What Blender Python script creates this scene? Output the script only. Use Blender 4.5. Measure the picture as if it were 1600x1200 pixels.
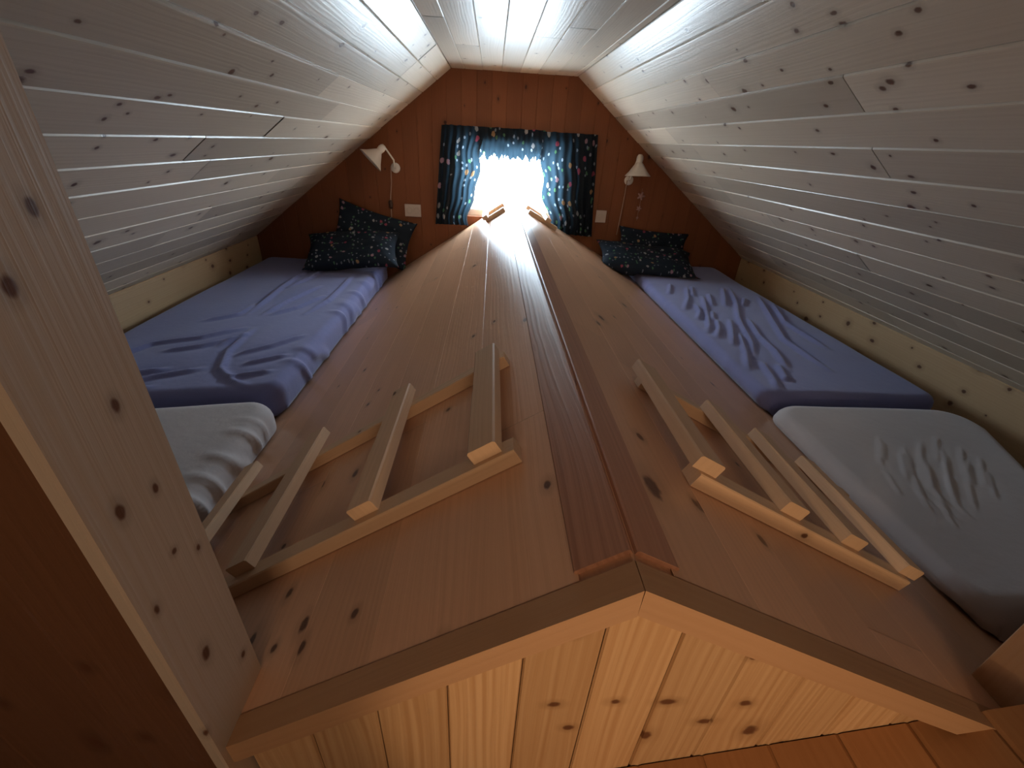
import bpy, bmesh, math, random
import numpy as np
from mathutils import Vector, Matrix, noise

for o in list(bpy.data.objects): bpy.data.objects.remove(o)
SC = bpy.context.scene
COL = SC.collection

# ------------------------------------------------------------------ camera
def cam_axes(yaw, pitch, roll):
    f = Vector((math.sin(yaw)*math.cos(pitch), math.cos(yaw)*math.cos(pitch), math.sin(pitch)))
    r = f.cross(Vector((0, 0, 1))).normalized()
    d = f.cross(r)
    c, s = math.cos(roll), math.sin(roll)
    return c*r - s*d, s*r + c*d, f
cr, cd, cf = cam_axes(.06665, -.50771, .06058)
cam_data = bpy.data.cameras.new('camera')
cam = bpy.data.objects.new('camera', cam_data); COL.objects.link(cam)
m = Matrix((cr, -cd, -cf)).transposed().to_4x4()
m.translation = Vector((-.1267, -3.4293, .9983))
cam.matrix_world = m
cam_data.sensor_width = 36; cam_data.lens = 679.45/1600*36
cam_data.clip_start = .01
SC.camera = cam

# ------------------------------------------------------------------ light
SC.view_settings.view_transform = 'Standard'
SC.view_settings.look = 'None'
SC.view_settings.gamma = 1
SC.view_settings.use_curve_mapping = False
SC.view_settings.exposure = 0.5
W = bpy.data.worlds.new('sky'); SC.world = W; W.use_nodes = True
bg = W.node_tree.nodes['Background']
bg.inputs[0].default_value = (.69, .86, 1.0, 1); bg.inputs[1].default_value = 46
WIN = (-.345, .355, .50, .97)        # x0, x1, z0, z1 of the window opening

def area(name, loc, target, sx, sy, power, color, portal=False, spread=None):
    d = bpy.data.lights.new(name, 'AREA'); d.shape = 'RECTANGLE'; d.size = sx; d.size_y = sy
    d.energy = power; d.color = color
    if spread: d.spread = spread
    if portal: d.cycles.is_portal = True
    o = bpy.data.objects.new(name, d); COL.objects.link(o); o.location = loc
    o.rotation_euler = (Vector(target)-Vector(loc)).to_track_quat('-Z', 'Y').to_euler()
    return o
area('window_portal', (.005, .13, .75), (.005, -1, .75), .72, .54, 1, (1, 1, 1), portal=True)
def spot(name, loc, target, power, color, deg, blend, rad):
    d = bpy.data.lights.new(name, 'SPOT'); d.energy = power; d.color = color
    d.spot_size = math.radians(deg); d.spot_blend = blend; d.shadow_soft_size = rad
    o = bpy.data.objects.new(name, d); COL.objects.link(o); o.location = loc
    o.rotation_euler = (Vector(target)-Vector(loc)).to_track_quat('-Z', 'Y').to_euler()
    return o
spot('stair_lamp', (.06, -3.92, .56), (.15, -3.14, .38), 6.3, (1, .68, .40), 62, .35, .03)
area('warm_fill', (0, -4.6, 1.2), (0, -3.2, .6), .5, .5, 4.5, (1, .70, .46))  # unseen warm fill, added to brighten the near ridge and trim

# ------------------------------------------------------------------ helpers
def tag(o, label=None, cat=None, group=None, kind=None):
    if label: o['label'] = label
    if cat: o['category'] = cat
    if group: o['group'] = group
    if kind: o['kind'] = kind
    return o
def empty(name, loc, label, cat, group=None, rot=(0, 0, 0)):
    o = bpy.data.objects.new(name, None); COL.objects.link(o); o.location = loc; o.rotation_euler = rot
    o.empty_display_size = .05
    return tag(o, label, cat, group)

class MB:
    """collects faces with a uv (metres along / across the grain) and a tone per piece"""
    def __init__(s): s.v = []; s.f = []; s.uv = []; s.t = []
    def quad(s, P, U, t=.5):
        i = len(s.v); s.v += [tuple(p) for p in P]; s.f.append(tuple(range(i, i+len(P))))
        s.uv += [tuple(u) for u in U]; s.t += [t]*len(P)
    def slab(s, o, u, v, n, L, Wd, T, bev=.002, rnd=None, t=None, back=True):
        """board: from o, L along unit u, Wd along unit v, T thick along n; bevelled long edges"""
        o, u, v, n = Vector(o), Vector(u).normalized(), Vector(v).normalized(), Vector(n).normalized()
        if t is None: t = random.random()
        ou, ov = (random.uniform(0, 50), random.uniform(0, 50)) if rnd is None else rnd
        b = min(bev, Wd*.4, T*.45)
        prof = [(0, 0), (0, T-b), (b, T), (Wd-b, T), (Wd, T-b), (Wd, 0)]
        acc = 0
        for k in range(len(prof)):
            if k == len(prof)-1 and not back: break
            (a0, h0), (a1, h1) = prof[k], prof[(k+1) % len(prof)]
            d = math.hypot(a1-a0, h1-h0)
            P = [o+v*a0+n*h0, o+v*a0+n*h0+u*L, o+v*a1+n*h1+u*L, o+v*a1+n*h1]
            s.quad(P[::-1] if u.cross(v).dot(n) > 0 else P,
                   ([(ou, ov+acc), (ou+L, ov+acc), (ou+L, ov+acc+d), (ou, ov+acc+d)])[::(-1 if u.cross(v).dot(n) > 0 else 1)], t)
            acc += d
        for e in (0, L):
            P = [o+u*e+v*a+n*h for a, h in prof]
            s.quad(P if (e == 0) ^ (u.cross(v).dot(n) < 0) else P[::-1], [(ou+e+h*.3, ov+a) for a, h in (prof if (e == 0) ^ (u.cross(v).dot(n) < 0) else prof[::-1])], t)
    def box(s, x0, x1, y0, y1, z0, z1, grain='y', bev=.002, t=None):
        d = (x1-x0, y1-y0, z1-z0)
        if grain == 'y': s.slab((x0, y0, z0), (0, 1, 0), (1, 0, 0), (0, 0, 1), d[1], d[0], d[2], bev, t=t)
        elif grain == 'x': s.slab((x0, y0, z0), (1, 0, 0), (0, 1, 0), (0, 0, 1), d[0], d[1], d[2], bev, t=t)
        else: s.slab((x0, y0, z0), (0, 0, 1), (1, 0, 0), (0, 1, 0), d[2], d[0], d[1], bev, t=t)
    def panel(s, o, u, v, n, L, Wd, bw, g=.004, gw=.004, joint=2.2, jit=.0007, dens=True, off=0, holes=None, vbreaks=None):
        """tongue-and-groove boarding: boards along u, laid side by side along v, face towards n, staggered joints"""
        o, u, v, n = Vector(o), Vector(u).normalized(), Vector(v).normalized(), Vector(n).normalized()
        a = -off
        flip = u.cross(v).dot(n) < 0
        def q(P, U, t): s.quad(P[::-1] if flip else P, U[::-1] if flip else U, t)
        while a < Wd-1e-5:
            a0, a1 = max(a, 0), min(a+bw, Wd)
            pos = random.uniform(-joint, 0) if joint < L*3 else -1
            while pos < L:
                ln = joint*random.uniform(.55, 1.15)
                p0, p1 = max(pos, 0), min(pos+ln, L); pos += ln
                if p1-p0 < .01: continue
                spans = [(p0, p1)]
                if holes:
                    for (h0, h1, k0, k1) in holes:      # u range, v range
                        if a0 >= k0-1e-4 and a1 <= k1+1e-4:
                            ns = []
                            for (c0, c1) in spans:
                                if c1 <= h0 or c0 >= h1: ns.append((c0, c1)); continue
                                if c0 < h0: ns.append((c0, h0))
                                if c1 > h1: ns.append((h1, c1))
                            spans = ns
                t = random.random(); ou, ov = random.uniform(0, 60), random.uniform(0, 60)
                dz = random.uniform(-jit, jit)
                for (p0, p1) in spans:
                    e = .0012
                    prof = [(a0, -g), (a0+gw*.5, dz*.5), (a0+gw, dz), (a1-gw*.5, dz), (a1, -g*.6)]
                    for k in range(len(prof)-1):
                        (b0, h0), (b1, h1) = prof[k], prof[k+1]
                        q([o+v*b0+n*h0+u*(p0+e), o+v*b0+n*h0+u*(p1-e), o+v*b1+n*h1+u*(p1-e), o+v*b1+n*h1+u*(p0+e)][::-1][::-1],
                          [(ou+p0, ov+b0-a), (ou+p1, ov+b0-a), (ou+p1, ov+b1-a), (ou+p0, ov+b1-a)], t)
            a += bw
        # backing
        T = .02
        q([o-n*g, o-n*g+u*L, o-n*g+u*L+v*Wd, o-n*g+v*Wd], [(0, 0), (L, 0), (L, Wd), (0, Wd)], -.4) if not holes else None
    def build(s, name, mat, parent=None):
        me = bpy.data.meshes.new(name); me.from_pydata(s.v, [], s.f)
        ul = me.uv_layers.new(name='UVMap'); ul.data.foreach_set('uv', np.array(s.uv, dtype=np.float32).ravel())
        at = me.attributes.new('tone', 'FLOAT', 'POINT'); at.data.foreach_set('value', np.array(s.t, dtype=np.float32))
        me.materials.append(mat); me.update()
        o = bpy.data.objects.new(name, me); COL.objects.link(o); o.parent = parent
        return o

def mesh_obj(name, V, F, mat, parent=None, smooth=True, uv=None):
    me = bpy.data.meshes.new(name); me.from_pydata([tuple(v) for v in V], [], F)
    if uv is not None:
        ul = me.uv_layers.new(name='UVMap')
        for p in me.polygons:
            for li in p.loop_indices: ul.data[li].uv = uv[me.loops[li].vertex_index]
    if smooth: me.polygons.foreach_set('use_smooth', [True]*len(me.polygons))
    me.materials.append(mat); me.update()
    o = bpy.data.objects.new(name, me); COL.objects.link(o); o.parent = parent
    return o

def lathe(prof, seg=32, axis=Matrix.Identity(4)):
    V, F = [], []
    n = len(prof)
    for i in range(seg):
        a = 2*math.pi*i/seg
        for (r, z) in prof: V.append(axis @ Vector((r*math.cos(a), r*math.sin(a), z)))
    for i in range(seg):
        j = (i+1) % seg
        for k in range(n-1): F.append((i*n+k, j*n+k, j*n+k+1, i*n+k+1))
    return V, F
def tube(pts, r, seg=10):
    pts = [Vector(p) for p in pts]; V, F = [], []
    for i, p in enumerate(pts):
        d = (pts[min(i+1, len(pts)-1)]-pts[max(i-1, 0)]).normalized()
        a = d.orthogonal().normalized() if i == 0 else (a - d*a.dot(d)).normalized()
        b = d.cross(a)
        for k in range(seg):
            t = 2*math.pi*k/seg; V.append(p+(a*math.cos(t)+b*math.sin(t))*r)
    for i in range(len(pts)-1):
        for k in range(seg):
            l = (k+1) % seg; F.append((i*seg+k, i*seg+l, (i+1)*seg+l, (i+1)*seg+k))
    F.append(tuple(range(seg))[::-1]); F.append(tuple((len(pts)-1)*seg+k for k in range(seg)))
    return V, F

# ------------------------------------------------------------------ materials
class NT:
    def __init__(s, name):
        s.m = bpy.data.materials.new(name); s.m.use_nodes = True; s.t = s.m.node_tree
        s.b = s.t.nodes['Principled BSDF']; s.out = s.t.nodes['Material Output']
    def n(s, typ, **kw):
        nd = s.t.nodes.new(typ)
        for k, v in kw.items(): setattr(nd, k, v)
        return nd
    def l(s, a, b): s.t.links.new(a, b)
    def set(s, sock, v):
        if hasattr(v, 'is_output') or isinstance(v, bpy.types.NodeSocket): s.l(v, sock)
        else: sock.default_value = v
    def math(s, op, a, b=None, c=None, clamp=False):
        nd = s.n('ShaderNodeMath', operation=op, use_clamp=clamp)
        s.set(nd.inputs[0], a)
        if b is not None: s.set(nd.inputs[1], b)
        if c is not None: s.set(nd.inputs[2], c)
        return nd.outputs[0]
    def ss(s, x, lo, hi, a=0., b=1.):
        nd = s.n('ShaderNodeMapRange', interpolation_type='SMOOTHSTEP')
        s.set(nd.inputs[0], x); nd.inputs[1].default_value = lo; nd.inputs[2].default_value = hi
        nd.inputs[3].default_value = a; nd.inputs[4].default_value = b
        return nd.outputs[0]
    def mix(s, f, a, b, typ='MIX'):
        nd = s.n('ShaderNodeMix', data_type='RGBA', blend_type=typ)
        s.set(nd.inputs[0], f); s.set(nd.inputs[6], a if not isinstance(a, tuple) else (*a[:3], 1)); s.set(nd.inputs[7], b if not isinstance(b, tuple) else (*b[:3], 1))
        return nd.outputs[2]
    def comb(s, x, y, z=0.):
        nd = s.n('ShaderNodeCombineXYZ'); s.set(nd.inputs[0], x); s.set(nd.inputs[1], y); s.set(nd.inputs[2], z); return nd.outputs[0]
    def noise(s, vec, scale=1., detail=2., rough=.5):
        nd = s.n('ShaderNodeTexNoise'); s.set(nd.inputs['Vector'], vec)
        nd.inputs['Scale'].default_value = scale; nd.inputs['Detail'].default_value = detail; nd.inputs['Roughness'].default_value = rough
        return nd.outputs[0]

KN = {
 'POST': [(-0.43,-3.11,0.944),(-0.43,-3.147,0.902),(-0.43,-3.115,0.792),(-0.43,-3.113,0.701),(-0.43,-3.152,0.71),(-0.43,-3.096,0.601),(-0.43,-3.164,0.597),(-0.43,-3.098,0.404),(-0.43,-3.141,0.484),(-0.43,-3.184,0.398),(-0.43,-3.123,0.628)],
 'PART': [(-0.507,-3.18,0.531),(-0.5,-3.18,0.388),(-0.615,-3.18,0.465),(-0.558,-3.18,0.378)],
 'LW': [(-0.763,-2.56,1.124),(-0.853,-2.571,1.055),(-0.86,-2.225,1.05),(-0.87,-2.256,1.042),(-0.897,-2.337,1.021),(-0.917,-2.293,1.007),(-1.01,-2.29,0.936),(-0.978,-1.989,0.96),(-1.142,-1.976,0.836),(-1.042,-1.988,0.912),(-0.639,-2.083,1.217),(-0.724,-1.969,1.153),(-0.835,-1.954,1.069),(-0.856,-1.822,1.053),(-1.048,-1.821,0.907),(-1.4,-1.765,0.641),(-1.184,-2.218,0.804),(-1.497,-1.882,0.567),(-0.707,-2.234,1.166),(-0.694,-2.278,1.176),(-0.646,-2.198,1.212)],
 'RW': [(0.611,-2.469,1.238),(0.639,-2.407,1.218),(0.696,-2.391,1.174),(0.573,-2.288,1.268),(0.674,-2.179,1.19),(0.679,-1.874,1.187),(0.733,-2.296,1.146),(0.782,-2.298,1.109),(0.758,-2.083,1.127),(0.736,-1.711,1.144),(0.751,-2.494,1.132),(0.808,-1.542,1.089),(0.827,-1.979,1.075),(0.858,-2.354,1.051),(0.902,-1.976,1.018),(0.96,-2.219,0.974),(1.009,-2.194,0.937),(1.184,-1.437,0.804),(1.278,-1.257,0.733),(1.117,-2.019,0.855),(1.057,-2.207,0.901),(1.105,-2.201,0.864),(1.187,-2.121,0.802),(1.279,-1.838,0.733),(1.316,-2.255,0.704),(1.27,-2.268,0.739),(0.596,-2.294,1.25),(0.606,-1.876,1.242),(0.58,-2.153,1.262)],
 'SL': [(-0.405,-2.692,0.355),(-0.441,-2.96,0.331),(-0.37,-3.074,0.377),(-0.422,-3.056,0.344),(-0.298,-3.055,0.424),(-0.467,-2.348,0.314),(-0.594,-1.286,0.232),(-0.569,-2.01,0.248),(-0.209,-2.625,0.481),(-0.168,-2.275,0.508),(-0.032,-2.364,0.596),(-0.169,-3.152,0.507)],
 'SR': [(0.181,-2.97,0.553),(0.297,-2.983,0.491),(0.132,-2.846,0.58),(0.223,-2.574,0.531),(0.197,-2.232,0.544),(0.313,-2.001,0.483),(0.077,-3.063,0.609)],
 'FRONT': [(-0.031,-3.15,0.381),(0.048,-3.15,0.386),(0.116,-3.15,0.383),(-0.005,-3.15,0.32),(0.199,-3.15,0.483),(0.248,-3.15,0.473),(0.221,-3.15,0.377),(0.18,-3.15,0.331),(-0.023,-3.15,0.529),(0.269,-3.15,0.504)],
}
def wood(name, base, dark, knot=(.10, .035, .015), tone=.16, grain=.30, kn=.55, ksize=1., rough=.5, spec=.35, kscale=(2.6, 8.5), spots=(), ax=1):
    k = NT(name)
    uv = k.n('ShaderNodeUVMap'); uv.uv_map = 'UVMap'
    sx = k.n('ShaderNodeSeparateXYZ'); k.l(uv.outputs[0], sx.inputs[0]); U, V = sx.outputs[0], sx.outputs[1]
    at = k.n('ShaderNodeAttribute'); at.attribute_name = 'tone'; T = at.outputs['Fac']
    # knots: one candidate per cell, some dropped
    vo = k.n('ShaderNodeTexVoronoi', voronoi_dimensions='2D', feature='F1'); vo.inputs['Scale'].default_value = 1; vo.inputs['Randomness'].default_value = .85
    su, sv = kscale
    k.l(k.comb(k.math('MULTIPLY', U, su), k.math('MULTIPLY', V, sv)), vo.inputs['Vector'])
    sp = k.n('ShaderNodeSeparateXYZ'); k.l(vo.outputs['Position'], sp.inputs[0])
    du = k.math('SUBTRACT', U, k.math('DIVIDE', sp.outputs[0], su))
    dv = k.math('SUBTRACT', V, k.math('DIVIDE', sp.outputs[1], sv))
    sc = k.n('ShaderNodeSeparateColor'); k.l(vo.outputs['Color'], sc.inputs[0])
    rad = k.math('MULTIPLY', k.math('MULTIPLY_ADD', k.math('POWER', sc.outputs[1], 2.), .009, .0035), ksize)
    keep = k.math('LESS_THAN', sc.outputs[0], kn)
    d = k.math('SQRT', k.math('ADD', k.math('POWER', k.math('DIVIDE', du, k.math('MULTIPLY_ADD', sc.outputs[2], .8, 1.)), 2.), k.math('POWER', dv, 2.)))
    rn = k.math('DIVIDE', d, rad)          # 1 at the knot's rim
    wob = k.noise(k.comb(k.math('MULTIPLY', U, 90.), k.math('MULTIPLY', V, 90.)), 1., 2.)
    rn2 = k.math('ADD', rn, k.math('MULTIPLY_ADD', wob, .7, -.35))
    kcore = k.math('MULTIPLY', k.ss(rn2, .55, 1.15, 1., 0.), keep)
    khalo = k.math('MULTIPLY', k.ss(rn, .9, 3.2, 1., 0.), keep)
    # grain lines that part round the knots
    sgn = k.math('DIVIDE', dv, k.math('MAXIMUM', d, .002))
    push = k.math('MULTIPLY', k.math('MULTIPLY', sgn, k.math('MULTIPLY', rad, keep)), k.math('EXPONENT', k.math('MULTIPLY', rn, -.45)))
    lowf = k.noise(k.comb(k.math('MULTIPLY', U, 1.1), k.math('MULTIPLY', V, 7.)), 1., 2.)
    vv = k.math('ADD', k.math('SUBTRACT', V, push), k.math('MULTIPLY', lowf, .055))
    g1 = k.noise(k.comb(k.math('MULTIPLY', U, 1.2), k.math('MULTIPLY', vv, 130.)), 1., 3., .6)
    g2 = k.math('SINE', k.math('MULTIPLY', vv, 520.))
    g = k.math('ADD', k.math('MULTIPLY', k.ss(g1, .38, .68), .65), k.math('MULTIPLY', k.math('MULTIPLY_ADD', g2, .5, .5), .35))
    blotch = k.noise(k.comb(k.math('MULTIPLY', U, 2.2), k.math('MULTIPLY', V, 6.)), 1., 2.)
    col = k.mix(k.math('MULTIPLY', g, grain), base, dark)
    col = k.mix(k.ss(blotch, .35, .75, 0., .25), col, dark)
    br = k.math('MULTIPLY_ADD', k.math('SUBTRACT', T, .5), tone*2.2, 1.)
    nd = k.n('ShaderNodeMix', data_type='RGBA', blend_type='MULTIPLY'); nd.inputs[0].default_value = 1
    cb = k.n('ShaderNodeCombineColor'); k.l(br, cb.inputs[0]); k.l(br, cb.inputs[1]); k.l(br, cb.inputs[2])
    k.l(col, nd.inputs[6]); k.l(cb.outputs[0], nd.inputs[7]); col = nd.outputs[2]
    col = k.mix(k.math('MULTIPLY', khalo, .35), col, tuple(c*.62 for c in dark))
    col = k.mix(k.math('MULTIPLY', kcore, .93), col, knot)
    if spots:
        gp = k.n('ShaderNodeNewGeometry'); rs = random.Random(len(spots)); acc = None
        wv = k.n('ShaderNodeTexNoise'); wv.inputs['Scale'].default_value = 70; k.l(gp.outputs['Position'], wv.inputs['Vector'])
        for (px, py, pz) in spots:
            r_ = rs.uniform(.0045, .0080)*ksize; st = rs.uniform(1.1, 2.0)
            sb = k.n('ShaderNodeVectorMath', operation='SUBTRACT'); k.l(gp.outputs['Position'], sb.inputs[0]); sb.inputs[1].default_value = (px, py, pz)
            ml = k.n('ShaderNodeVectorMath', operation='MULTIPLY'); k.l(sb.outputs[0], ml.inputs[0])
            q_ = [1/r_]*3; q_[ax] /= st; ml.inputs[1].default_value = q_
            ln = k.n('ShaderNodeVectorMath', operation='LENGTH'); k.l(ml.outputs[0], ln.inputs[0])
            acc = ln.outputs['Value'] if acc is None else k.math('MINIMUM', acc, ln.outputs['Value'])
        acc = k.math('ADD', acc, k.math('MULTIPLY_ADD', wv.outputs[0], .8, -.4))
        col = k.mix(k.ss(acc, 1.0, 2.6, .35, 0.), col, tuple(c*.6 for c in dark))
        col = k.mix(k.ss(acc, .5, 1.15, .93, 0.), col, knot)
    k.l(col, k.b.inputs['Base Color'])
    k.b.inputs['Roughness'].default_value = rough; k.b.inputs['Specular IOR Level'].default_value = spec
    bp = k.n('ShaderNodeBump'); bp.inputs['Strength'].default_value = .12; bp.inputs['Distance'].default_value = .002
    k.l(k.math('SUBTRACT', 1., k.math('ADD', g, kcore)), bp.inputs['Height']); k.l(bp.outputs[0], k.b.inputs['Normal'])
    return k.m

M = {}
M['ceiling'] = wood('pale_pine_ceiling', (.61, .52, .41), (.46, .355, .26), tone=.16, grain=.30, kn=.75, ksize=.9, kscale=(3.2, 8.5), rough=.36, spec=.5)
M['slopeL'] = wood('pale_pine_left', (.61, .52, .41), (.46, .355, .26), tone=.19, grain=.30, kn=.8, ksize=1.0, kscale=(3.6, 8.5), rough=.36, spec=.5, spots=KN['LW'])
M['slopeR'] = wood('pale_pine_right', (.61, .52, .41), (.46, .355, .26), tone=.19, grain=.30, kn=.8, ksize=1.0, kscale=(3.6, 8.5), rough=.36, spec=.5, spots=KN['RW'])
M['knee'] = wood('honey_pine', (.56, .385, .22), (.42, .26, .13), tone=.12, kn=.8, ksize=1.2, kscale=(4.5, 11.))
M['endwall'] = wood('backlit_shade_pine', (.25, .085, .032), (.17, .05, .018), tone=.08, grain=.25, kn=.50, ksize=1.0, rough=.6, knot=(.05, .012, .006))  # backlit wall's shade put into the colour: darker, redder pine
M['ridge'] = wood('orange_pine', (.74, .44, .275), (.57, .31, .18), tone=.09, grain=.35, kn=.30, ksize=1.2, rough=.34, spec=.5, spots=KN['SL']+KN['SR'])
M['ridgedark'] = wood('reddish_ridge_board', (.50, .25, .155), (.32, .14, .08), tone=.05, grain=.8, kn=.15, rough=.34, spec=.5)
M['cap'] = wood('trim_pine', (.46, .27, .15), (.36, .19, .09), tone=.05, grain=.3, kn=.1)
M['front'] = wood('warm_front_pine', (.58, .37, .20), (.40, .21, .09), tone=.10, grain=.75, kn=.2, ksize=1.0, kscale=(4., 8.), spots=KN['FRONT'], ax=0)
M['slat'] = wood('step_pine', (.70, .48, .31), (.54, .35, .21), tone=.08, grain=.35, kn=.12)
M['post'] = wood('jamb_pine', (.50, .41, .33), (.39, .30, .23), tone=.03, grain=.06, kn=.1, ksize=.75, spots=KN['POST'], ax=2)
M['dark'] = wood('brown_pine', (.15, .068, .034), (.10, .042, .02), tone=.10, grain=.3, kn=.2, ksize=1.1, spots=KN['PART'], ax=2)
M['stair'] = wood('stair_side_pine', (.34, .16, .065), (.22, .09, .03), tone=.14, grain=.3, kn=.3)

def cloth(name, col, rough=.85, bump=.25, scale=900, sheen=.3):
    k = NT(name)
    tc = k.n('ShaderNodeTexCoord')
    a = k.noise(tc.outputs['Object'], 6., 3.)
    k.l(k.mix(k.ss(a, .3, .7, 0., .16), col, tuple(c*.72 for c in col)), k.b.inputs['Base Color'])
    k.b.inputs['Roughness'].default_value = rough; k.b.inputs['Sheen Weight'].default_value = sheen
    k.b.inputs['Specular IOR Level'].default_value = .2
    b = k.noise(tc.outputs['Object'], 35., 3.); bp = k.n('ShaderNodeBump'); bp.inputs['Strength'].default_value = bump; bp.inputs['Distance'].default_value = .004
    k.l(b, bp.inputs['Height']); k.l(bp.outputs[0], k.b.inputs['Normal'])
    return k.m
M['blue'] = cloth('periwinkle_sheet', (.20, .22, .455))
M['white'] = cloth('white_sheet', (.53, .50, .52))

def floral(name, scale, ground, transl=0., wet=None, dens=.3):
    k = NT(name)
    uv = k.n('ShaderNodeUVMap'); uv.uv_map = 'UVMap'
    def layer(sc, r0, keep, seed):
        mp = k.n('ShaderNodeMapping'); mp.inputs['Location'].default_value = (seed, seed*1.7, 0); k.l(uv.outputs[0], mp.inputs[0])
        nz = k.n('ShaderNodeTexNoise'); nz.inputs['Scale'].default_value = sc*2.2; k.l(mp.outputs[0], nz.inputs['Vector'])
        ad = k.n('ShaderNodeVectorMath', operation='MULTIPLY_ADD'); k.l(nz.outputs['Color'], ad.inputs[0]); ad.inputs[1].default_value = (.35/sc,)*3; k.l(mp.outputs[0], ad.inputs[2])
        vo = k.n('ShaderNodeTexVoronoi', voronoi_dimensions='2D'); vo.inputs['Scale'].default_value = sc; k.l(ad.outputs[0], vo.inputs['Vector'])
        c = k.n('ShaderNodeSeparateColor'); k.l(vo.outputs['Color'], c.inputs[0])
        f = k.math('MULTIPLY', k.ss(vo.outputs['Distance'], r0*.75, r0, 1., 0.), k.math('LESS_THAN', c.outputs[0], keep))
        return f, c.outputs[1], c.outputs[2]
    f1, a1, b1 = layer(scale, .24, dens, 3.1)
    f2, a2, b2 = layer(scale*1.7, .22, dens*.9, 9.4)
    f3, a3, b3 = layer(scale*1.2, .20, .22, 17.7)
    rp = k.n('ShaderNodeValToRGB'); rp.color_ramp.interpolation = 'CONSTANT'
    els = rp.color_ramp.elements; els[0].color = (.32, .32, .32, 1); els[1].position = .35; els[1].color = (.30, .06, .10, 1)
    e = els.new(.6); e.color = (.34, .20, .24, 1)
    e = els.new(.85); e.color = (.34, .20, .10, 1)
    k.l(a1, rp.inputs[0])
    col = k.mix(f3, ground, (.07, .16, .09)); col = k.mix(f2, col, (.16, .18, .22)); col = k.mix(f1, col, rp.outputs[0])
    k.l(col, k.b.inputs['Base Color']); k.b.inputs['Roughness'].default_value = .8; k.b.inputs['Specular IOR Level'].default_value = .25
    if transl:
        tr = k.n('ShaderNodeBsdfTranslucent')
        k.l(k.mix(.0, col, col), tr.inputs[0])
        tcol = k.mix(f3, wet, (.12, .30, .14)); tcol = k.mix(f2, tcol, (.5, .6, .7)); tcol = k.mix(f1, tcol, rp.outputs[0]); k.l(tcol, tr.inputs[0])
        mx = k.n('ShaderNodeMixShader'); mx.inputs[0].default_value = transl
        k.l(k.b.outputs[0], mx.inputs[1]); k.l(tr.outputs[0], mx.inputs[2]); k.l(mx.outputs[0], k.out.inputs[0])
    return k.m
M['curtain'] = floral('floral_curtain', 12, (.006, .010, .015), .16, (.045, .085, .12), .30)
M['pillow'] = floral('floral_pillowcase', 22, (.012, .020, .032), dens=.32)

def plain(name, col, rough=.5, metal=0., spec=.5):
    k = NT(name); k.b.inputs['Base Color'].default_value = (*col, 1); k.b.inputs['Roughness'].default_value = rough; k.b.inputs['Metallic'].default_value = metal
    k.b.inputs['Specular IOR Level'].default_value = spec
    tc = k.n('ShaderNodeTexCoord'); nz = k.noise(tc.outputs['Object'], 60., 2.)
    k.l(k.mix(k.ss(nz, .3, .7, 0., .08), col, tuple(c*.8 for c in col)), k.b.inputs['Base Color'])
    return k.m
M['enamel'] = plain('white_enamel', (.78, .74, .68), .3)
M['plastic'] = plain('cream_plastic', (.62, .50, .42), .45)
M['bulb'] = plain('frosted_bulb', (.8, .78, .72), .3)
M['brown'] = plain('brown_plastic', (.05, .02, .012), .4)
M['cord'] = plain('pale_cord', (.45, .30, .22), .6)
M['frame'] = plain('white_window_paint', (.75, .73, .68), .4)
M['ornament'] = plain('pale_pink_felt', (.45, .27, .24), .8)
gl = NT('window_glass'); _t = gl.n('ShaderNodeBsdfTransparent'); _g = gl.n('ShaderNodeBsdfGlossy'); _g.inputs['Roughness'].default_value = .02
_m = gl.n('ShaderNodeMixShader'); _m.inputs[0].default_value = .06
gl.l(_t.outputs[0], _m.inputs[1]); gl.l(_g.outputs[0], _m.inputs[2]); gl.l(_m.outputs[0], gl.out.inputs[0])
M['glass'] = gl.m

# ------------------------------------------------------------------ the room
random.seed(4)
A, HT, S = .411, 1.39, .7576
YN, KX = -5.0, 1.88
KZ = HT - S*(KX-A)
cs = math.sqrt(1+S*S)
b = MB(); b.panel((-A, YN, HT), (0, 1, 0), (1, 0, 0), (0, 0, -1), -YN, 2*A, .1175, g=.004, gw=.006, off=.03)
tag(b.build('ceiling', M['ceiling']), kind='structure')
WL_ = (KX-A)*cs
b = MB(); b.panel((A, YN, HT), (0, 1, 0), (1/cs, 0, -S/cs), (-S/cs, 0, -1/cs), -YN, WL_, .118, g=.005, gw=.008, jit=.0015)
tag(b.build('wall_right', M['slopeR']), kind='structure')
b = MB(); b.panel((-A, YN, HT), (0, 1, 0), (-1/cs, 0, -S/cs), (S/cs, 0, -1/cs), -YN, WL_, .118, g=.005, gw=.008, jit=.0015)
tag(b.build('wall_left', M['slopeL']), kind='structure')
# unseen outer shell, added so no daylight comes through the boards
b = MB()
for sg in (-1, 1):
    b.slab((sg*A, YN-.1, HT+.012), (0, 1, 0), (sg/cs, 0, -S/cs), (sg*S/cs, 0, 1/cs), -YN+.1, WL_+.1, .04, 0)
b.box(-A-.03, A+.03, YN-.1, 0.0, HT+.012, HT+.05)
tag(b.build('trim_3', M['dark']), kind='structure')
for sg, nm in ((-1, 'baseboard_left'), (1, 'baseboard_right')):
    b = MB(); b.slab((sg*KX, YN, 0), (0, 1, 0), (0, 0, 1), (-sg, 0, 0), -YN, KZ+.01, .018, .003)
    b.slab((sg*(KX+.02), YN, -.05), (0, 1, 0), (0, 0, 1), (sg, 0, 0), -YN, KZ+.1, .03, .0)
    tag(b.build(nm, M['knee']), kind='structure')
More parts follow.
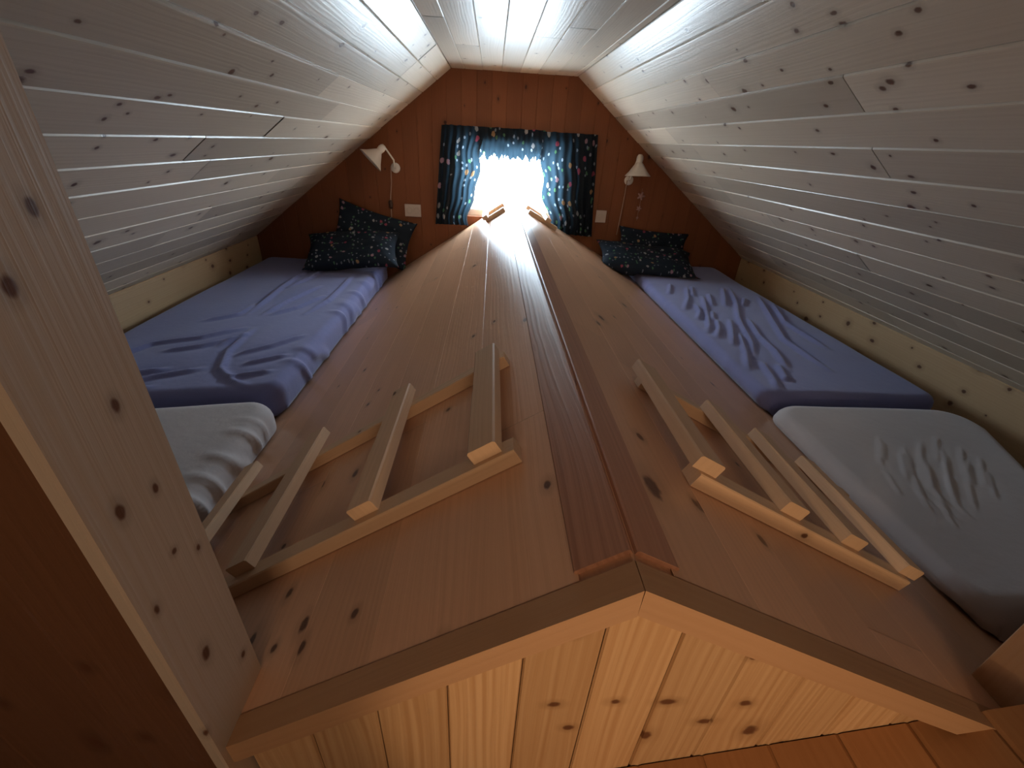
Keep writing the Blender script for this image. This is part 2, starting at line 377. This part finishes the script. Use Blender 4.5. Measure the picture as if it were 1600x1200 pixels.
# window wall: upright boards with an opening
b = MB()
X0w = -.345-.1*16
b.panel((X0w, 0, -.05), (0, 0, 1), (1, 0, 0), (0, -1, 0), 1.55, 3.9, .1, g=.003, gw=.005, joint=6, jit=.0004, holes=[(WIN[2]+.05, WIN[3]+.05, WIN[0]-X0w, WIN[1]-X0w)])
for (x0, x1, z0, z1) in ((-2, WIN[0], -.05, 1.5), (WIN[1], 2.1, -.05, 1.5), (WIN[0], WIN[1], -.05, WIN[2]), (WIN[0], WIN[1], WIN[3], 1.5)):
    b.box(x0, x1, .004, .12, z0, z1, 'z', 0)
tag(b.build('wall_back', M['endwall']), kind='structure')
b = MB()
x0, x1, z0, z1 = WIN
b.box(x0+.001, x0+.045, .05, .10, z0+.001, z1-.001, 'z'); b.box(x1-.045, x1-.001, .05, .10, z0+.001, z1-.001, 'z')
b.box(x0+.045, x1-.045, .05, .10, z0+.001, z0+.045, 'x'); b.box(x0+.045, x1-.045, .05, .10, z1-.045, z1-.001, 'x')
wf = tag(b.build('window_1', M['frame']), kind='structure')
b = MB(); b.box(x0+.045, x1-.045, .073, .077, z0+.045, z1-.045, 'x', 0)
b.build('pane', M['glass'], wf)

b = MB(); b.panel((-1.95, -3.10, 0), (0, 1, 0), (1, 0, 0), (0, 0, 1), 3.10, 3.9, .12, g=.002, gw=.003)
b.box(-1.95, 1.95, -3.10, .0, -.06, -.003)
tag(b.build('floor', M['dark']), kind='structure')
b = MB(); b.box(-2, 2, -5.04, -5.0, -1.3, 1.5, 'z'); tag(b.build('wall_front', M['dark']), kind='structure')
b = MB(); b.panel((-1.95, -5.0, -1.3), (0, 1, 0), (1, 0, 0), (0, 0, 1), 1.85, 3.9, .12, g=.002, gw=.003); b.box(-1.95, 1.95, -5, -3.1, -1.36, -1.303)
tag(b.build('floor', M['dark']), kind='structure')
for sg in (-1, 1):
    b = MB(); b.box(sg*1.93-.02, sg*1.93+.02, -5.0, -3.12, -1.3, .06, 'y'); tag(b.build('trim_%d' % (5+sg), M['dark']), kind='structure')

# the partition the picture is taken through: cheeks left and right, pale jamb boards
JL, JR, P0, P1 = -.43, .655, -3.18, -3.08
b = MB(); b.panel((-1.95, P0, -1.3), (0, 0, 1), (1, 0, 0), (0, -1, 0), 2.66, 1.95+JL-.012, .13, g=.003, gw=.004, joint=9)
b.box(-1.95, JL-.012, P0+.003, P1, -1.3, 1.36, 'z'); tag(b.build('wall_near_left', M['dark']), kind='structure')
b = MB(); b.panel((JR+.012, P0, -1.3), (0, 0, 1), (1, 0, 0), (0, -1, 0), 2.66, 1.95-JR-.012, .13, g=.003, gw=.004, joint=9)
b.box(JR+.012, 1.95, P0+.003, P1, -1.3, 1.36, 'z'); tag(b.build('wall_near_right', M['dark']), kind='structure')
random.seed(12)
b = MB(); b.slab((JL-.012, P0-.002, -.9), (0, 0, 1), (0, 1, 0), (1, 0, 0), 2.27, P1-P0+.004, .012, .002, rnd=(3.3, 7.1)); tag(b.build('trim_1', M['post']), kind='structure')
b = MB(); b.slab((JR+.012, P0-.002, -.9), (0, 0, 1), (0, 1, 0), (-1, 0, 0), 2.27, P1-P0+.004, .012, .002, rnd=(1.3, 4.1)); tag(b.build('trim_2', M['cap']), kind='structure')

# ------------------------------------------------------------------ the boarded ridge down the middle
random.seed(21)
RX, RZ = .028, .635
mL, mR = .648, .537
cL, cR = math.sqrt(1+mL*mL), math.sqrt(1+mR*mR)
Y0, Y1 = -3.137, -.005
uL, nL = Vector((-1/cL, 0, -mL/cL)), Vector((-mL/cL, 0, 1/cL))
uR, nR = Vector((1/cR, 0, -mR/cR)), Vector((mR/cR, 0, 1/cR))
R0 = Vector((RX, 0, RZ))
ridge = empty('boarded_ridge', (RX, -1.6, 0), 'long low gabled hump boarded in orange pine, running down the loft middle', 'wooden ridge')
def at_ridge(o):
    o.parent = ridge; o.matrix_parent_inverse = Matrix.Translation((-RX, 1.6, 0)); return o
LL, LR = RZ/mL*cL, RZ/mR*cR
b = MB(); b.panel(R0+Vector((0, Y0, 0))+uL*.062, (0, 1, 0), uL, nL, Y1-Y0, LL-.062, .139, g=.0004, gw=.0012, joint=2.6, jit=.0001)
b.slab(R0+Vector((0, Y0, 0))-nL*.030, (0, 1, 0), uL, nL, Y1-Y0, LL, .0275, 0); at_ridge(b.build('slope_boarding', M['ridge']))
b = MB(); b.panel(R0+Vector((0, Y0, 0))+uR*.054, (0, 1, 0), uR, nR, Y1-Y0, LR-.054, .132, g=.0004, gw=.0012, joint=2.6, jit=.0001)
b.slab(R0+Vector((0, Y0, 0))-nR*.030, (0, 1, 0), uR, nR, Y1-Y0, LR, .0275, 0); at_ridge(b.build('slope_boarding', M['ridge']))
# ridge boards, stopping just short of the edge trim
for (u, n, w, gap) in ((uL, nL, .066, .0), (uR, nR, .058, .006)):
    b = MB(); b.slab(R0+Vector((0, Y0+.011, 0))-n*.009+u*gap, (0, 1, 0), u, n, Y1-Y0-.011, w, .013, .002)
    o = at_ridge(b.build('ridge_board', M['ridgedark'])); o['label'] = 'reddish brown capping board along the ridge'
# edge trims over the near end
for (u, n, L, e) in ((uL, nL, .60, 0), (uR, nR, .700, 0)):
    b = MB(); ya, yb = Vector((0, -3.172, 0)), Vector((0, -3.138, 0)); c_ = 1/n.z
    q4 = [R0+n*.001, R0+u*L+n*.001, R0+u*L-n*.033, Vector((RX, 0, RZ-.033*c_))]
    if u.x > 0: q4 = q4[::-1]
    ou = random.uniform(0, 30)
    uvs = [((p-R0).dot(u)+ou, (p-R0).dot(n)) for p in q4]
    b.quad([p+ya for p in q4][::-1], uvs[::-1]); b.quad([p+yb for p in q4], uvs)
    for i in range(4):
        p, q = q4[i], q4[(i+1) % 4]
        b.quad([p+ya, q+ya, q+yb, p+yb], [(uvs[i][0], .1), (uvs[(i+1) % 4][0], .1), (uvs[(i+1) % 4][0], .134), (uvs[i][0], .134)])
    at_ridge(b.build('edge_trim', M['cap']))
# upright planks of the near end
b = MB(); x = JL+.002
while x < JR-.01:
    w = min(.088, JR-x-.002)
    def top(xx): return (RZ-mL*(RX-xx) if xx < RX else RZ-mR*(xx-RX)) - .004
    t = random.random(); ou, ov = random.uniform(0, 50), random.uniform(0, 50)
    xs = [x+.0005, x+.0025, x+w-.0025, x+w-.0005]
    if xs[1] < RX < xs[2]: xs.insert(2, RX)
    ys = [-3.147]+[-3.15]*(len(xs)-2)+[-3.147]
    for i in range(len(xs)-1):
        b.quad([(xs[i], ys[i], -1.25), (xs[i+1], ys[i+1], -1.25), (xs[i+1], ys[i+1], top(xs[i+1])), (xs[i], ys[i], top(xs[i]))],
               [(ou, ov+xs[i]), (ou, ov+xs[i+1]), (ou+top(xs[i+1])+1.25, ov+xs[i+1]), (ou+top(xs[i])+1.25, ov+xs[i])], t)
    b.quad([(x, -3.135, -1.25), (x+w, -3.135, -1.25), (x+w, -3.135, top(x+w)-.01), (x, -3.135, top(x)-.01)][::-1], [(0, 0)]*4, t)
    x += w
at_ridge(b.build('end_planks', M['front']))

# sloping boards of the stair side, below the near end
b = MB(); sl = .32; cc = math.hypot(1, sl)
b.panel((.655-.0, -4.3, .179+sl*(.655-.03)), (0, 1, 0), (-1/cc, 0, -sl/cc), (-sl/cc, 0, 1/cc), 1.1495, .78, .095, g=.004, gw=.010, joint=6, jit=.0006)
b.slab((.655, -4.3, .179+sl*(.655-.03)-.03), (0, 1, 0), (-1/cc, 0, -sl/cc), (-sl/cc, 0, 1/cc), 1.149, .78, .022, 0)
tag(b.build('trim_7', M['stair']), kind='structure')

# ------------------------------------------------------------------ step frames lying on the slopes
random.seed(31)
def step_frame(label, group, orig, u, n, rails, rungs, yr, ys, rw=.05):
    """orig on the slope crest; u down the slope; rails at y pairs, rungs at distances down the slope"""
    r = empty('step_frame', orig, label, 'climbing frame', group)
    def rel(p): return Vector(p)
    for (ya, yb, d0, d1) in rails:
        b = MB(); b.slab(u*d0+n*.0015+Vector((0, ya-orig[1], 0)), u, (0, 1, 0), n, d1-d0, yb-ya, .026, .002); b.build('rail', M['slat'], r)
    for i, d in enumerate(rungs):
        ya, yb = ys[i] if isinstance(ys, list) else ys
        b = MB(); b.slab(u*d+n*.0277+Vector((0, ya-orig[1], 0)), (0, 1, 0), u, n, yb-ya, rw, .024, .003); b.build('rung', M['slat'], r)
    return r
oL = R0+Vector((0, -2.7, 0)); oR = oL.copy()
step_frame('ladder-like pine step frame on the near left slope of the ridge', None, oL, uL, nL,
    [(-2.91, -2.875, .115, 1.02), (-2.575, -2.545, .125, 1.02)], [.135, .372, .652, .905], None, [(-2.900, -2.535), (-2.895, -2.50), (-2.89, -2.475), (-2.87, -2.45)])
step_frame('ladder-like pine step frame on the near right slope of the ridge', None, oR, uR, nR,
    [(-2.93, -2.895, .185, .72), (-2.61, -2.58, .20, .90)], [.170, .372, .53, .70], None, [(-2.920, -2.585), (-2.915, -2.59), (-2.915, -2.59), (-2.915, -2.59)])
step_frame('short pine step frame left of the ridge crest under the window', None, R0+Vector((0, -.2, 0)), uL, nL,
    [(-.13, -.10, .075, .24), (-.36, -.33, .075, .22)], [.19], None, [(-.42, -.07)], .035)
step_frame('short pine step frame right of the ridge crest under the window', None, R0+Vector((0, -.2, 0)), uR, nR,
    [(-.13, -.10, .10, .28), (-.36, -.33, .10, .32)], [.21], None, [(-.44, -.07)], .035)

# ------------------------------------------------------------------ beds
WR = [[(1.176, -0.653), (1.079, -0.915), (0.977, -1.119)], [(1.086, -1.024), (1.054, -1.15), (0.99, -1.269)], [(1.196, -0.853), (1.08, -1.186), (1.008, -1.37), (0.961, -1.455)], [(1.101, -1.257), (1.045, -1.399), (0.976, -1.528)], [(1.179, -1.249), (1.094, -1.443), (1.024, -1.595)], [(1.469, -0.64), (1.364, -0.948), (1.238, -1.225), (1.169, -1.436), (1.127, -1.573), (1.057, -1.723)], [(1.129, -1.439), (1.044, -1.673), (0.968, -1.845)], [(1.285, -1.239), (1.212, -1.493), (1.193, -1.662), (1.143, -1.845)], [(1.064, -1.771), (1.029, -1.916), (0.995, -2.015)], [(1.578, -0.805), (1.438, -1.186), (1.323, -1.513), (1.321, -1.704), (1.329, -1.844)], [(1.593, -0.943), (1.468, -1.274), (1.47, -1.408), (1.474, -1.614)], [(1.259, -0.797), (1.175, -1.035)], [(1.425, -0.646), (1.259, -1.025)], [(1.077, -0.613), (0.99, -0.832)], [(1.458, -0.868), (1.368, -1.013)], [(1.129, -1.789), (1.08, -1.923), (1.111, -1.921)], [(1.21, -0.648), (1.131, -0.861)], [(1.136, -1.121), (1.081, -1.259)]]
WL = [[(-1.649, -1.713), (-1.578, -1.572), (-1.413, -1.52), (-1.288, -1.409)], [(-1.476, -1.917), (-1.385, -1.857), (-1.256, -1.806)], [(-1.423, -1.976), (-1.348, -1.934)], [(-1.338, -2.07), (-1.232, -2.031), (-1.078, -2.028), (-0.984, -2.011)], [(-1.252, -1.406), (-1.233, -1.665), (-1.182, -1.816), (-1.087, -1.919), (-1.023, -1.965)], [(-1.369, -1.239), (-1.374, -0.948), (-1.394, -0.547), (-1.343, -0.245)], [(-1.292, -1.231), (-1.256, -1.019), (-1.178, -0.731)], [(-1.481, -1.651), (-1.365, -1.607), (-1.268, -1.526)], [(-1.118, -1.881), (-0.981, -1.859)], [(-1.536, -1.847), (-1.384, -1.8)], [(-1.3, -1.602), (-1.251, -1.486)], [(-1.186, -1.694), (-1.085, -1.619), (-0.989, -1.501)], [(-1.111, -1.781), (-0.979, -1.71)], [(-1.254, -1.227), (-1.174, -1.118), (-1.098, -0.913)], [(-1.521, -1.325), (-1.407, -1.243), (-1.397, -1.091)], [(-1.348, -0.789), (-1.297, -0.532), (-1.278, -0.09)], [(-1.097, -1.21), (-1.044, -0.994), (-1.049, -0.493)]]
WW = [[(1.214, -2.408), (1.152, -2.499), (1.102, -2.603), (1.111, -2.649)], [(1.245, -2.453), (1.163, -2.578), (1.171, -2.626)], [(1.355, -2.404), (1.218, -2.589)], [(1.41, -2.434), (1.337, -2.549)], [(1.222, -2.376), (1.116, -2.527)], [(1.434, -2.369), (1.341, -2.508)], [(1.111, -2.553), (1.075, -2.65)]]

def mattress(name, label, mat, x0, x1, y0, y1, z0, z1, wr=(), amp=.010, sig=.013, rp=.07, rz=.045, step=.012, ripple=None, warp=None, seed=0, lump=.006):
    hx, hy, hz = (x1-x0)/2, (y1-y0)/2, (z1-z0)/2; cx, cy, cz = (x0+x1)/2, (y0+y1)/2, (z0+z1)/2
    nx, ny, nz = max(8, int(2*hx/step)), max(8, int(2*hy/step)), 10
    V = {}; P = []; F = []
    def vid(i, j, k):
        key = (i, j, k)
        if key not in V:
            V[key] = len(P); P.append((-hx+2*hx*i/nx, -hy+2*hy*j/ny, -hz+2*hz*k/nz))
        return V[key]
    for i in range(nx):
        for j in range(ny):
            F.append((vid(i, j, nz), vid(i+1, j, nz), vid(i+1, j+1, nz), vid(i, j+1, nz)))
            F.append((vid(i, j, 0), vid(i, j+1, 0), vid(i+1, j+1, 0), vid(i+1, j, 0)))
    for k in range(nz):
        for i in range(nx):
            F.append((vid(i, 0, k), vid(i+1, 0, k), vid(i+1, 0, k+1), vid(i, 0, k+1)))
            F.append((vid(i, ny, k), vid(i, ny, k+1), vid(i+1, ny, k+1), vid(i+1, ny, k)))
        for j in range(ny):
            F.append((vid(0, j, k), vid(0, j, k+1), vid(0, j+1, k+1), vid(0, j+1, k)))
            F.append((vid(nx, j, k), vid(nx, j+1, k), vid(nx, j+1, k+1), vid(nx, j, k+1)))
    Pn = np.array(P)
    # plan corners
    inner = np.array([hx-rp, hy-rp]); q = np.clip(Pn[:, :2], -inner, inner); d = Pn[:, :2]-q
    m_ = np.maximum(np.abs(d).max(axis=1), 1e-9); l_ = np.maximum(np.hypot(d[:, 0], d[:, 1]), 1e-9)
    Pn[:, :2] = q+d*(m_/l_)[:, None]
    # top / bottom edges rounded: pull in the outline by height
    def edge(t): return np.maximum(0, t)
    e = np.maximum(0, np.abs(Pn[:, 2])-(hz-rz))/rz       # 0..1 at the very top
    q = np.clip(Pn[:, :2], -inner, inner); d = Pn[:, :2]-q; dist_ = np.hypot(d[:, 0], d[:, 1])
    rr = np.maximum(0, (dist_-(rp-rz))/rz)
    mm = np.maximum(rr, e); ll = np.maximum(np.sqrt(rr**2+e**2), 1e-9); f = np.where(mm > 0, mm/ll, 1)
    nd_ = np.where(rr > 0, (rp-rz)+rz*rr*f, dist_)
    Pn[:, :2] = q+d*(nd_/np.maximum(dist_, 1e-9))[:, None]
    Pn[:, 2] = np.sign(Pn[:, 2])*(np.minimum(np.abs(Pn[:, 2]), hz-rz)+e*rz*np.where(e > 0, f, 0))
    Pn += np.array([cx, cy, cz])
    topm = np.clip((Pn[:, 2]-(z1-.03))/.03, 0, 1)
    h = np.zeros(len(Pn))
    for a, line in enumerate(wr):
        L_ = np.array(line); cum = 0; tot = sum(np.hypot(*(L_[i+1]-L_[i])) for i in range(len(L_)-1))
        best = np.zeros(len(Pn)); 
        for i in range(len(L_)-1):
            A_, B_ = L_[i], L_[i+1]; ab = B_-A_; sl_ = np.hypot(*ab)
            t = ((Pn[:, :2]-A_)@ab)/(sl_**2); tc = np.clip(t, 0, 1)
            dd = Pn[:, :2]-(A_+tc[:, None]*ab); dist = np.hypot(dd[:, 0], dd[:, 1])
            s_ = (cum+tc*sl_)/tot
            env = np.clip(np.minimum(s_, 1-s_)*5+.25, 0, 1)
            g = np.exp(-(dist/sig)**2)-.35*np.exp(-(dist/(sig*2.4))**2)
            best = np.where(np.abs(g*env) > np.abs(best), g*env, best); cum += sl_
        h += best*amp
    for i in range(len(Pn)):
        p = Vector(Pn[i])
        h[i] += noise.noise(Vector((p.x*3+seed, p.y*3, 0)))*lump + noise.noise(Vector((p.x*9+seed, p.y*4, 3)))*lump*.4
    Pn[:, 2] += h*topm
    if ripple:      # gathered sheet on the side facing the ridge
        sgn, ra, rf, (ya, yb) = ripple
        side = np.clip((sgn*(Pn[:, 0]-cx)-(hx-.10))/.10, 0, 1)*np.clip((Pn[:, 1]-ya)/.1, 0, 1)*np.clip((yb-Pn[:, 1])/.1, 0, 1)
        ph = np.array([noise.noise(Vector((p[1]*5+seed, p[2]*3, 0))) for p in Pn])
        sk = Pn[:, 1]*rf + ph*6 + (Pn[:, 2]-z1)*18*sgn + Pn[:, 0]*10
        w = np.maximum(0, np.sin(sk))**1.6
        zz = np.clip((z1+.01-Pn[:, 2])/.03, .3, 1)
        Pn[:, 0] += sgn*side*ra*w*zz; Pn[:, 2] += side*ra*.8*w*topm
    if warp is not None:
        Pn = warp(Pn)
    if cx > 0: Pn[:, 0] = np.maximum(Pn[:, 0], RX+(RZ+.003-Pn[:, 2])/mR+.003)      # the side lies against the ridge boarding
    else: Pn[:, 0] = np.minimum(Pn[:, 0], RX-(RZ+.003-Pn[:, 2])/mL-.003)
    org = np.array([cx, cy, z0])
    o = mesh_obj(name, Pn-org, F, mat); o.location = org
    tag(o, label, 'mattress')
    return o

def warpL(P):      # near edge runs a little askew
    t = np.clip((-P[:, 1]-1.0)/1.0, 0, 1); P[:, 1] -= t*np.clip((-.95-P[:, 0])/.8, 0, 1)*.15; return P
mattress('mattress', 'mattress in a rumpled blue sheet left of the wooden ridge', M['blue'], -1.80, -.905, -1.995, -.03, .002, .152,
         WL, .018, .013, step=.010, ripple=(1, .015, 26, (-1.88, -.2)), warp=warpL, seed=2)
mattress('mattress', 'mattress in a creased blue sheet right of the wooden ridge', M['blue'], .915, 1.64, -2.06, -.05, .002, .222,
         WR, .018, .013, step=.009, ripple=(-1, .003, 14, (-2.0, -.4)), seed=5, rz=.04, rp=.055)
def warpW(P):
    t = np.clip((-P[:, 1]-2.25)/.65, 0, 1)*np.clip((P[:, 0]-.9)/.7, 0, 1); P[:, 0] -= t*.30; return P
mattress('mattress', 'smooth white mattress at the near right, end to end with the blue one', M['white'], .89, 1.63, -2.93, -2.105, .002, .222,
         WW+[[(x+.035, y-.05) for x, y in l] for l in WW]+[[(x-.05, y+.06) for x, y in l[:2]] for l in WW], .0035, .008, step=.008, rp=.11, rz=.05, seed=8, lump=.003, warp=warpW)
mattress('mattress', 'white sheeted mattress at the near left, half hidden by the door jamb', M['white'], -1.75, -.865, -2.90, -2.055, .002, .150,
         [], .01, .012, rp=.10, rz=.05, ripple=(1, .013, 75, (-3.0, -2.15)), seed=11, lump=.004, warp=warpL)

def pillow(label, loc, rot, w, h, t, seed=0, parent=None):
    n = 44; V = []; F = []; UV = []
    for s in (1, -1):
        for i in range(n+1):
            for j in range(n+1):
                u, v = -1+2*i/n, -1+2*j/n
                pin = 1-.10*(1-abs(u)**2)*(abs(v)**3)-.0
                x = u*w/2*(1-.10*(1-v*v)*abs(u)**3); y = v*h/2*(1-.10*(1-u*u)*abs(v)**3)
                th = ((1-u**4)*(1-v**4))**.55
                z = s*t/2*th*(1+.25*noise.noise(Vector((u*1.6+seed, v*1.6, s)))) + .012*noise.noise(Vector((u*4+seed, v*4, s*2)))*th + .02*noise.noise(Vector((u*.9, v*.9+seed, 0)))
                V.append((x, y, z)); UV.append((x+seed*1.3, y+s*3))
    N = (n+1)**2
    for s in (0, 1):
        for i in range(n):
            for j in range(n):
                a = s*N+i*(n+1)+j; q = (a, a+n+1, a+n+2, a+1); F.append(q if s == 0 else q[::-1])
    o = mesh_obj('pillow', V, F, M['pillow'], uv=UV)
    bm = bmesh.new(); bm.from_mesh(o.data); bmesh.ops.remove_doubles(bm, verts=bm.verts, dist=.0008); bm.to_mesh(o.data); bm.free()
    o.location = loc; o.rotation_euler = [math.radians(a) for a in rot]
    bpy.context.view_layer.update(); mw = o.matrix_basis.copy(); inv = mw.inverted()
    for v_ in o.data.vertices:                          # pressed against mattress, ridge and wall
        p = mw @ v_.co
        nn = nR if p.x > 0 else nL
        d_ = (p-R0).dot(nn)
        if d_ < .004: p += nn*(.004-d_)
        p.z = max(p.z, .236 if p.x > .9 else (.164 if p.x < -.9 else -1)); p.y = min(p.y, -.006)
        v_.co = inv @ p
    return tag(o, label, 'pillow', None)
pillow('dark floral pillow leaning in front on the left bed', (-1.08, -.30, .28), (32, -3, 4), .64, .34, .12, 1)
pillow('dark floral pillow against the wall on the left bed, corner pointing up', (-.98, -.105, .345), (72, 16, 3), .56, .36, .08, 2)
pillow('dark floral pillow lying in front at the head of the right bed', (1.00, -.29, .300), (20, 5, -4), .72, .38, .11, 4)
pillow('dark floral pillow against the wall behind the other on the right bed', (1.10, -.075, .35), (74, 4, 2), .56, .26, .06, 6)

# ------------------------------------------------------------------ curtains
def curtain(name, label, xo_f, xi_f, z0_f, z1, ns, nt, seed, folds, amp=.010, ybase=-.036, part=None):
    V = []; F = []; UV = []; wcl = .9
    for j in range(nt+1):
        t = j/nt
        for i in range(ns+1):
            s = i/ns
            zb = z0_f(s); z = z1+(zb-z1)*t
            z += .006*noise.noise(Vector((s*9+seed, 0, 0)))*(1 if j == 0 else .3)
            x = xo_f(t)+(xi_f(t)-xo_f(t))*s
            ph = 2*math.pi*folds*s + 2.2*noise.noise(Vector((s*5+seed, t*.9, 0)))
            y = ybase + amp*(.55+.45*t)*math.sin(ph) + .008*noise.noise(Vector((s*8, t*3, seed)))
            V.append((x, y, z)); UV.append((s*wcl*abs(xi_f(0)-xo_f(0))*1.7+seed, z))
    for j in range(nt):
        for i in range(ns):
            a = j*(ns+1)+i; F.append((a, a+1, a+ns+2, a+ns+1))
    o = mesh_obj(name, V, F, M['curtain'], uv=UV)
    return tag(o, label, 'curtain')
def lerp(a, b, t): return a+(b-a)*max(0, min(1, t))
def sm(t): t = max(0, min(1, t)); return t*t*(3-2*t)
curtain('curtain', 'dark floral curtain gathered on the left side of the window', lambda t: lerp(-.475, -.535, t), lambda t: -.205-.03*sm(t*1.2)-.06*sm((t-.5)*2.2)+.01*math.sin(t*19),
        lambda s: .44+.0*s, 1.075, 150, 60, 1.3, 6)
curtain('curtain', 'dark floral curtain gathered on the right side of the window', lambda t: lerp(.585, .635, t), lambda t: .195+.03*sm(t*2)+.09*sm((t-.5)*2)+.01*math.sin(t*17),
        lambda s: .40+.02*s, 1.07, 160, 60, 4.7, 7)
curtain('valance', 'short gathered floral valance, its ragged hem shaped after the window glare', lambda t: -.235, lambda t: .225,
        lambda s: .895+.045*noise.noise(Vector((s*17, 2, 0)))+.03*noise.noise(Vector((s*45, 5, 0))), 1.076, 260, 24, 8.9, 12, amp=.006, ybase=-.018)  # ragged hem imitates window glare burning out the lower cloth

# ------------------------------------------------------------------ wall lamps
def wall_lamp(label, base, knob, aim, cordpts, switch):
    r = empty('wall_lamp', base, label, 'wall lamp', None)
    B = Vector(base)
    V, F = lathe([(0, 0), (.030, 0), (.033, .006), (.030, .014), (.012, .018), (0, .018)], 32, Matrix.Rotation(math.pi/2, 4, 'X'))
    mesh_obj('wall_plate', V, F, M['enamel'], r)
    K = Vector(knob)-B; ax = Vector(aim).normalized()
    q = ax.to_track_quat('Z', 'Y').to_matrix().to_4x4(); T = Matrix.Translation(K) @ q
    top = K+Vector((0, .0, .0))
    V, F = tube([(0, -.016, 0), (0, -.045, .01), (0.0, -.05, .05), K*.6+Vector((0, -.02, .06)), K-ax*.03], .006, 10)
    mesh_obj('arm', V, F, M['enamel'], r)
    V, F = lathe([(0, -.045), (.012, -.044), (.021, -.032), (.024, -.015), (.022, 0), (.019, .012), (0, .014)], 32, T)
    mesh_obj('socket_cap', V, F, M['enamel'], r)
    V, F = lathe([(.020, .006), (.030, .018), (.062, .062), (.086, .088), (.088, .092), (.085, .090), (.060, .064), (.028, .022), (.018, .010)], 48, T)
    mesh_obj('lamp_shade', V, F, M['enamel'], r)
    V, F = lathe([(0, .012), (.010, .015), (.013, .030), (.024, .050), (.026, .065), (.018, .082), (0, .090)], 24, T)
    mesh_obj('bulb', V, F, M['bulb'], r)
    V, F = tube([Vector(p)-B for p in cordpts], .0035, 8); c = mesh_obj('cord', V, F, M['cord'], r)
    if switch:
        V, F = lathe([(0, -.030), (.010, -.028), (.014, -.015), (.014, .015), (.010, .028), (0, .030)], 20, Matrix.Translation(Vector(switch)-B))
        mesh_obj('cord_switch', V, F, M['brown'], c)
    return r
wall_lamp('white wall lamp left of the window, its conical shade tipped to the left', (-.805, -.0035, .795), (-.885, -.09, .90), (-.62, -.25, -.62),
          [(-.835, -.02, .80), (-.84, -.012, .70), (-.855, -.010, .60), (-.858, -.009, .50), (-.86, -.009, .42)], (-.856, -.018, .555))
wall_lamp('white wall lamp right of the window, its conical shade facing straight down', (.855, -.0035, .80), (.885, -.09, .925), (.02, -.06, -1),
          [(.84, -.02, .80), (.842, -.012, .72), (.84, -.010, .62), (.835, -.009, .50), (.83, -.009, .42)], None)

# ------------------------------------------------------------------ sockets and the small hanging ornament
def outlet(label, x, z, w, h):
    r = empty('wall_socket', (x, -.0045, z), label, 'wall socket')
    b = MB(); b.slab((-w/2, 0, -h/2), (1, 0, 0), (0, 0, 1), (0, -1, 0), w, h, .010, .003); b.build('cover_plate', M['plastic'], r)
    nx = 2 if w > h*1.1 else 1
    for i in range(nx):
        V, F = lathe([(0, .0095), (.013, .0098), (.019, .0115), (.0205, .0115), (.0215, .0095)], 28, Matrix.Translation(((i-(nx-1)/2)*.05, 0, 0)) @ Matrix.Rotation(math.pi/2, 4, 'X'))
        mesh_obj('socket', V, F, M['plastic'], r)
    return r
outlet('cream double wall socket beside the left pillow below the curtain', -.70, .52, .115, .085)
outlet('cream wall socket right of the window at the curtain edge', .69, .545, .075, .085)
r = empty('hanging_ornament', (.965, -.0045, .70), 'small string of pale felt flowers hanging on the wall under the right lamp', 'ornament')
V, F = tube([(0, -.003, .05), (.003, -.003, -.05), (0, -.003, -.17)], .0012, 6); mesh_obj('string', V, F, M['cord'], r)
for (z, rad) in ((-.0, .030), (-.085, .020), (-.15, .010)):
    V, F = [], []
    n = 40
    for i in range(n):
        a = 2*math.pi*i/n; rr = rad*(.72+.28*math.cos(a*5))
        V += [(rr*math.cos(a), -.003, z+rr*math.sin(a)), (rr*math.cos(a), -.009, z+rr*math.sin(a))]
    V += [(0, -.012, z)]
    for i in range(n):
        j = (i+1) % n; F.append((2*i, 2*j, 2*j+1, 2*i+1)); F.append((2*i+1, 2*j+1, 2*n))
    mesh_obj('felt_flower', V, F, M['ornament'], r)
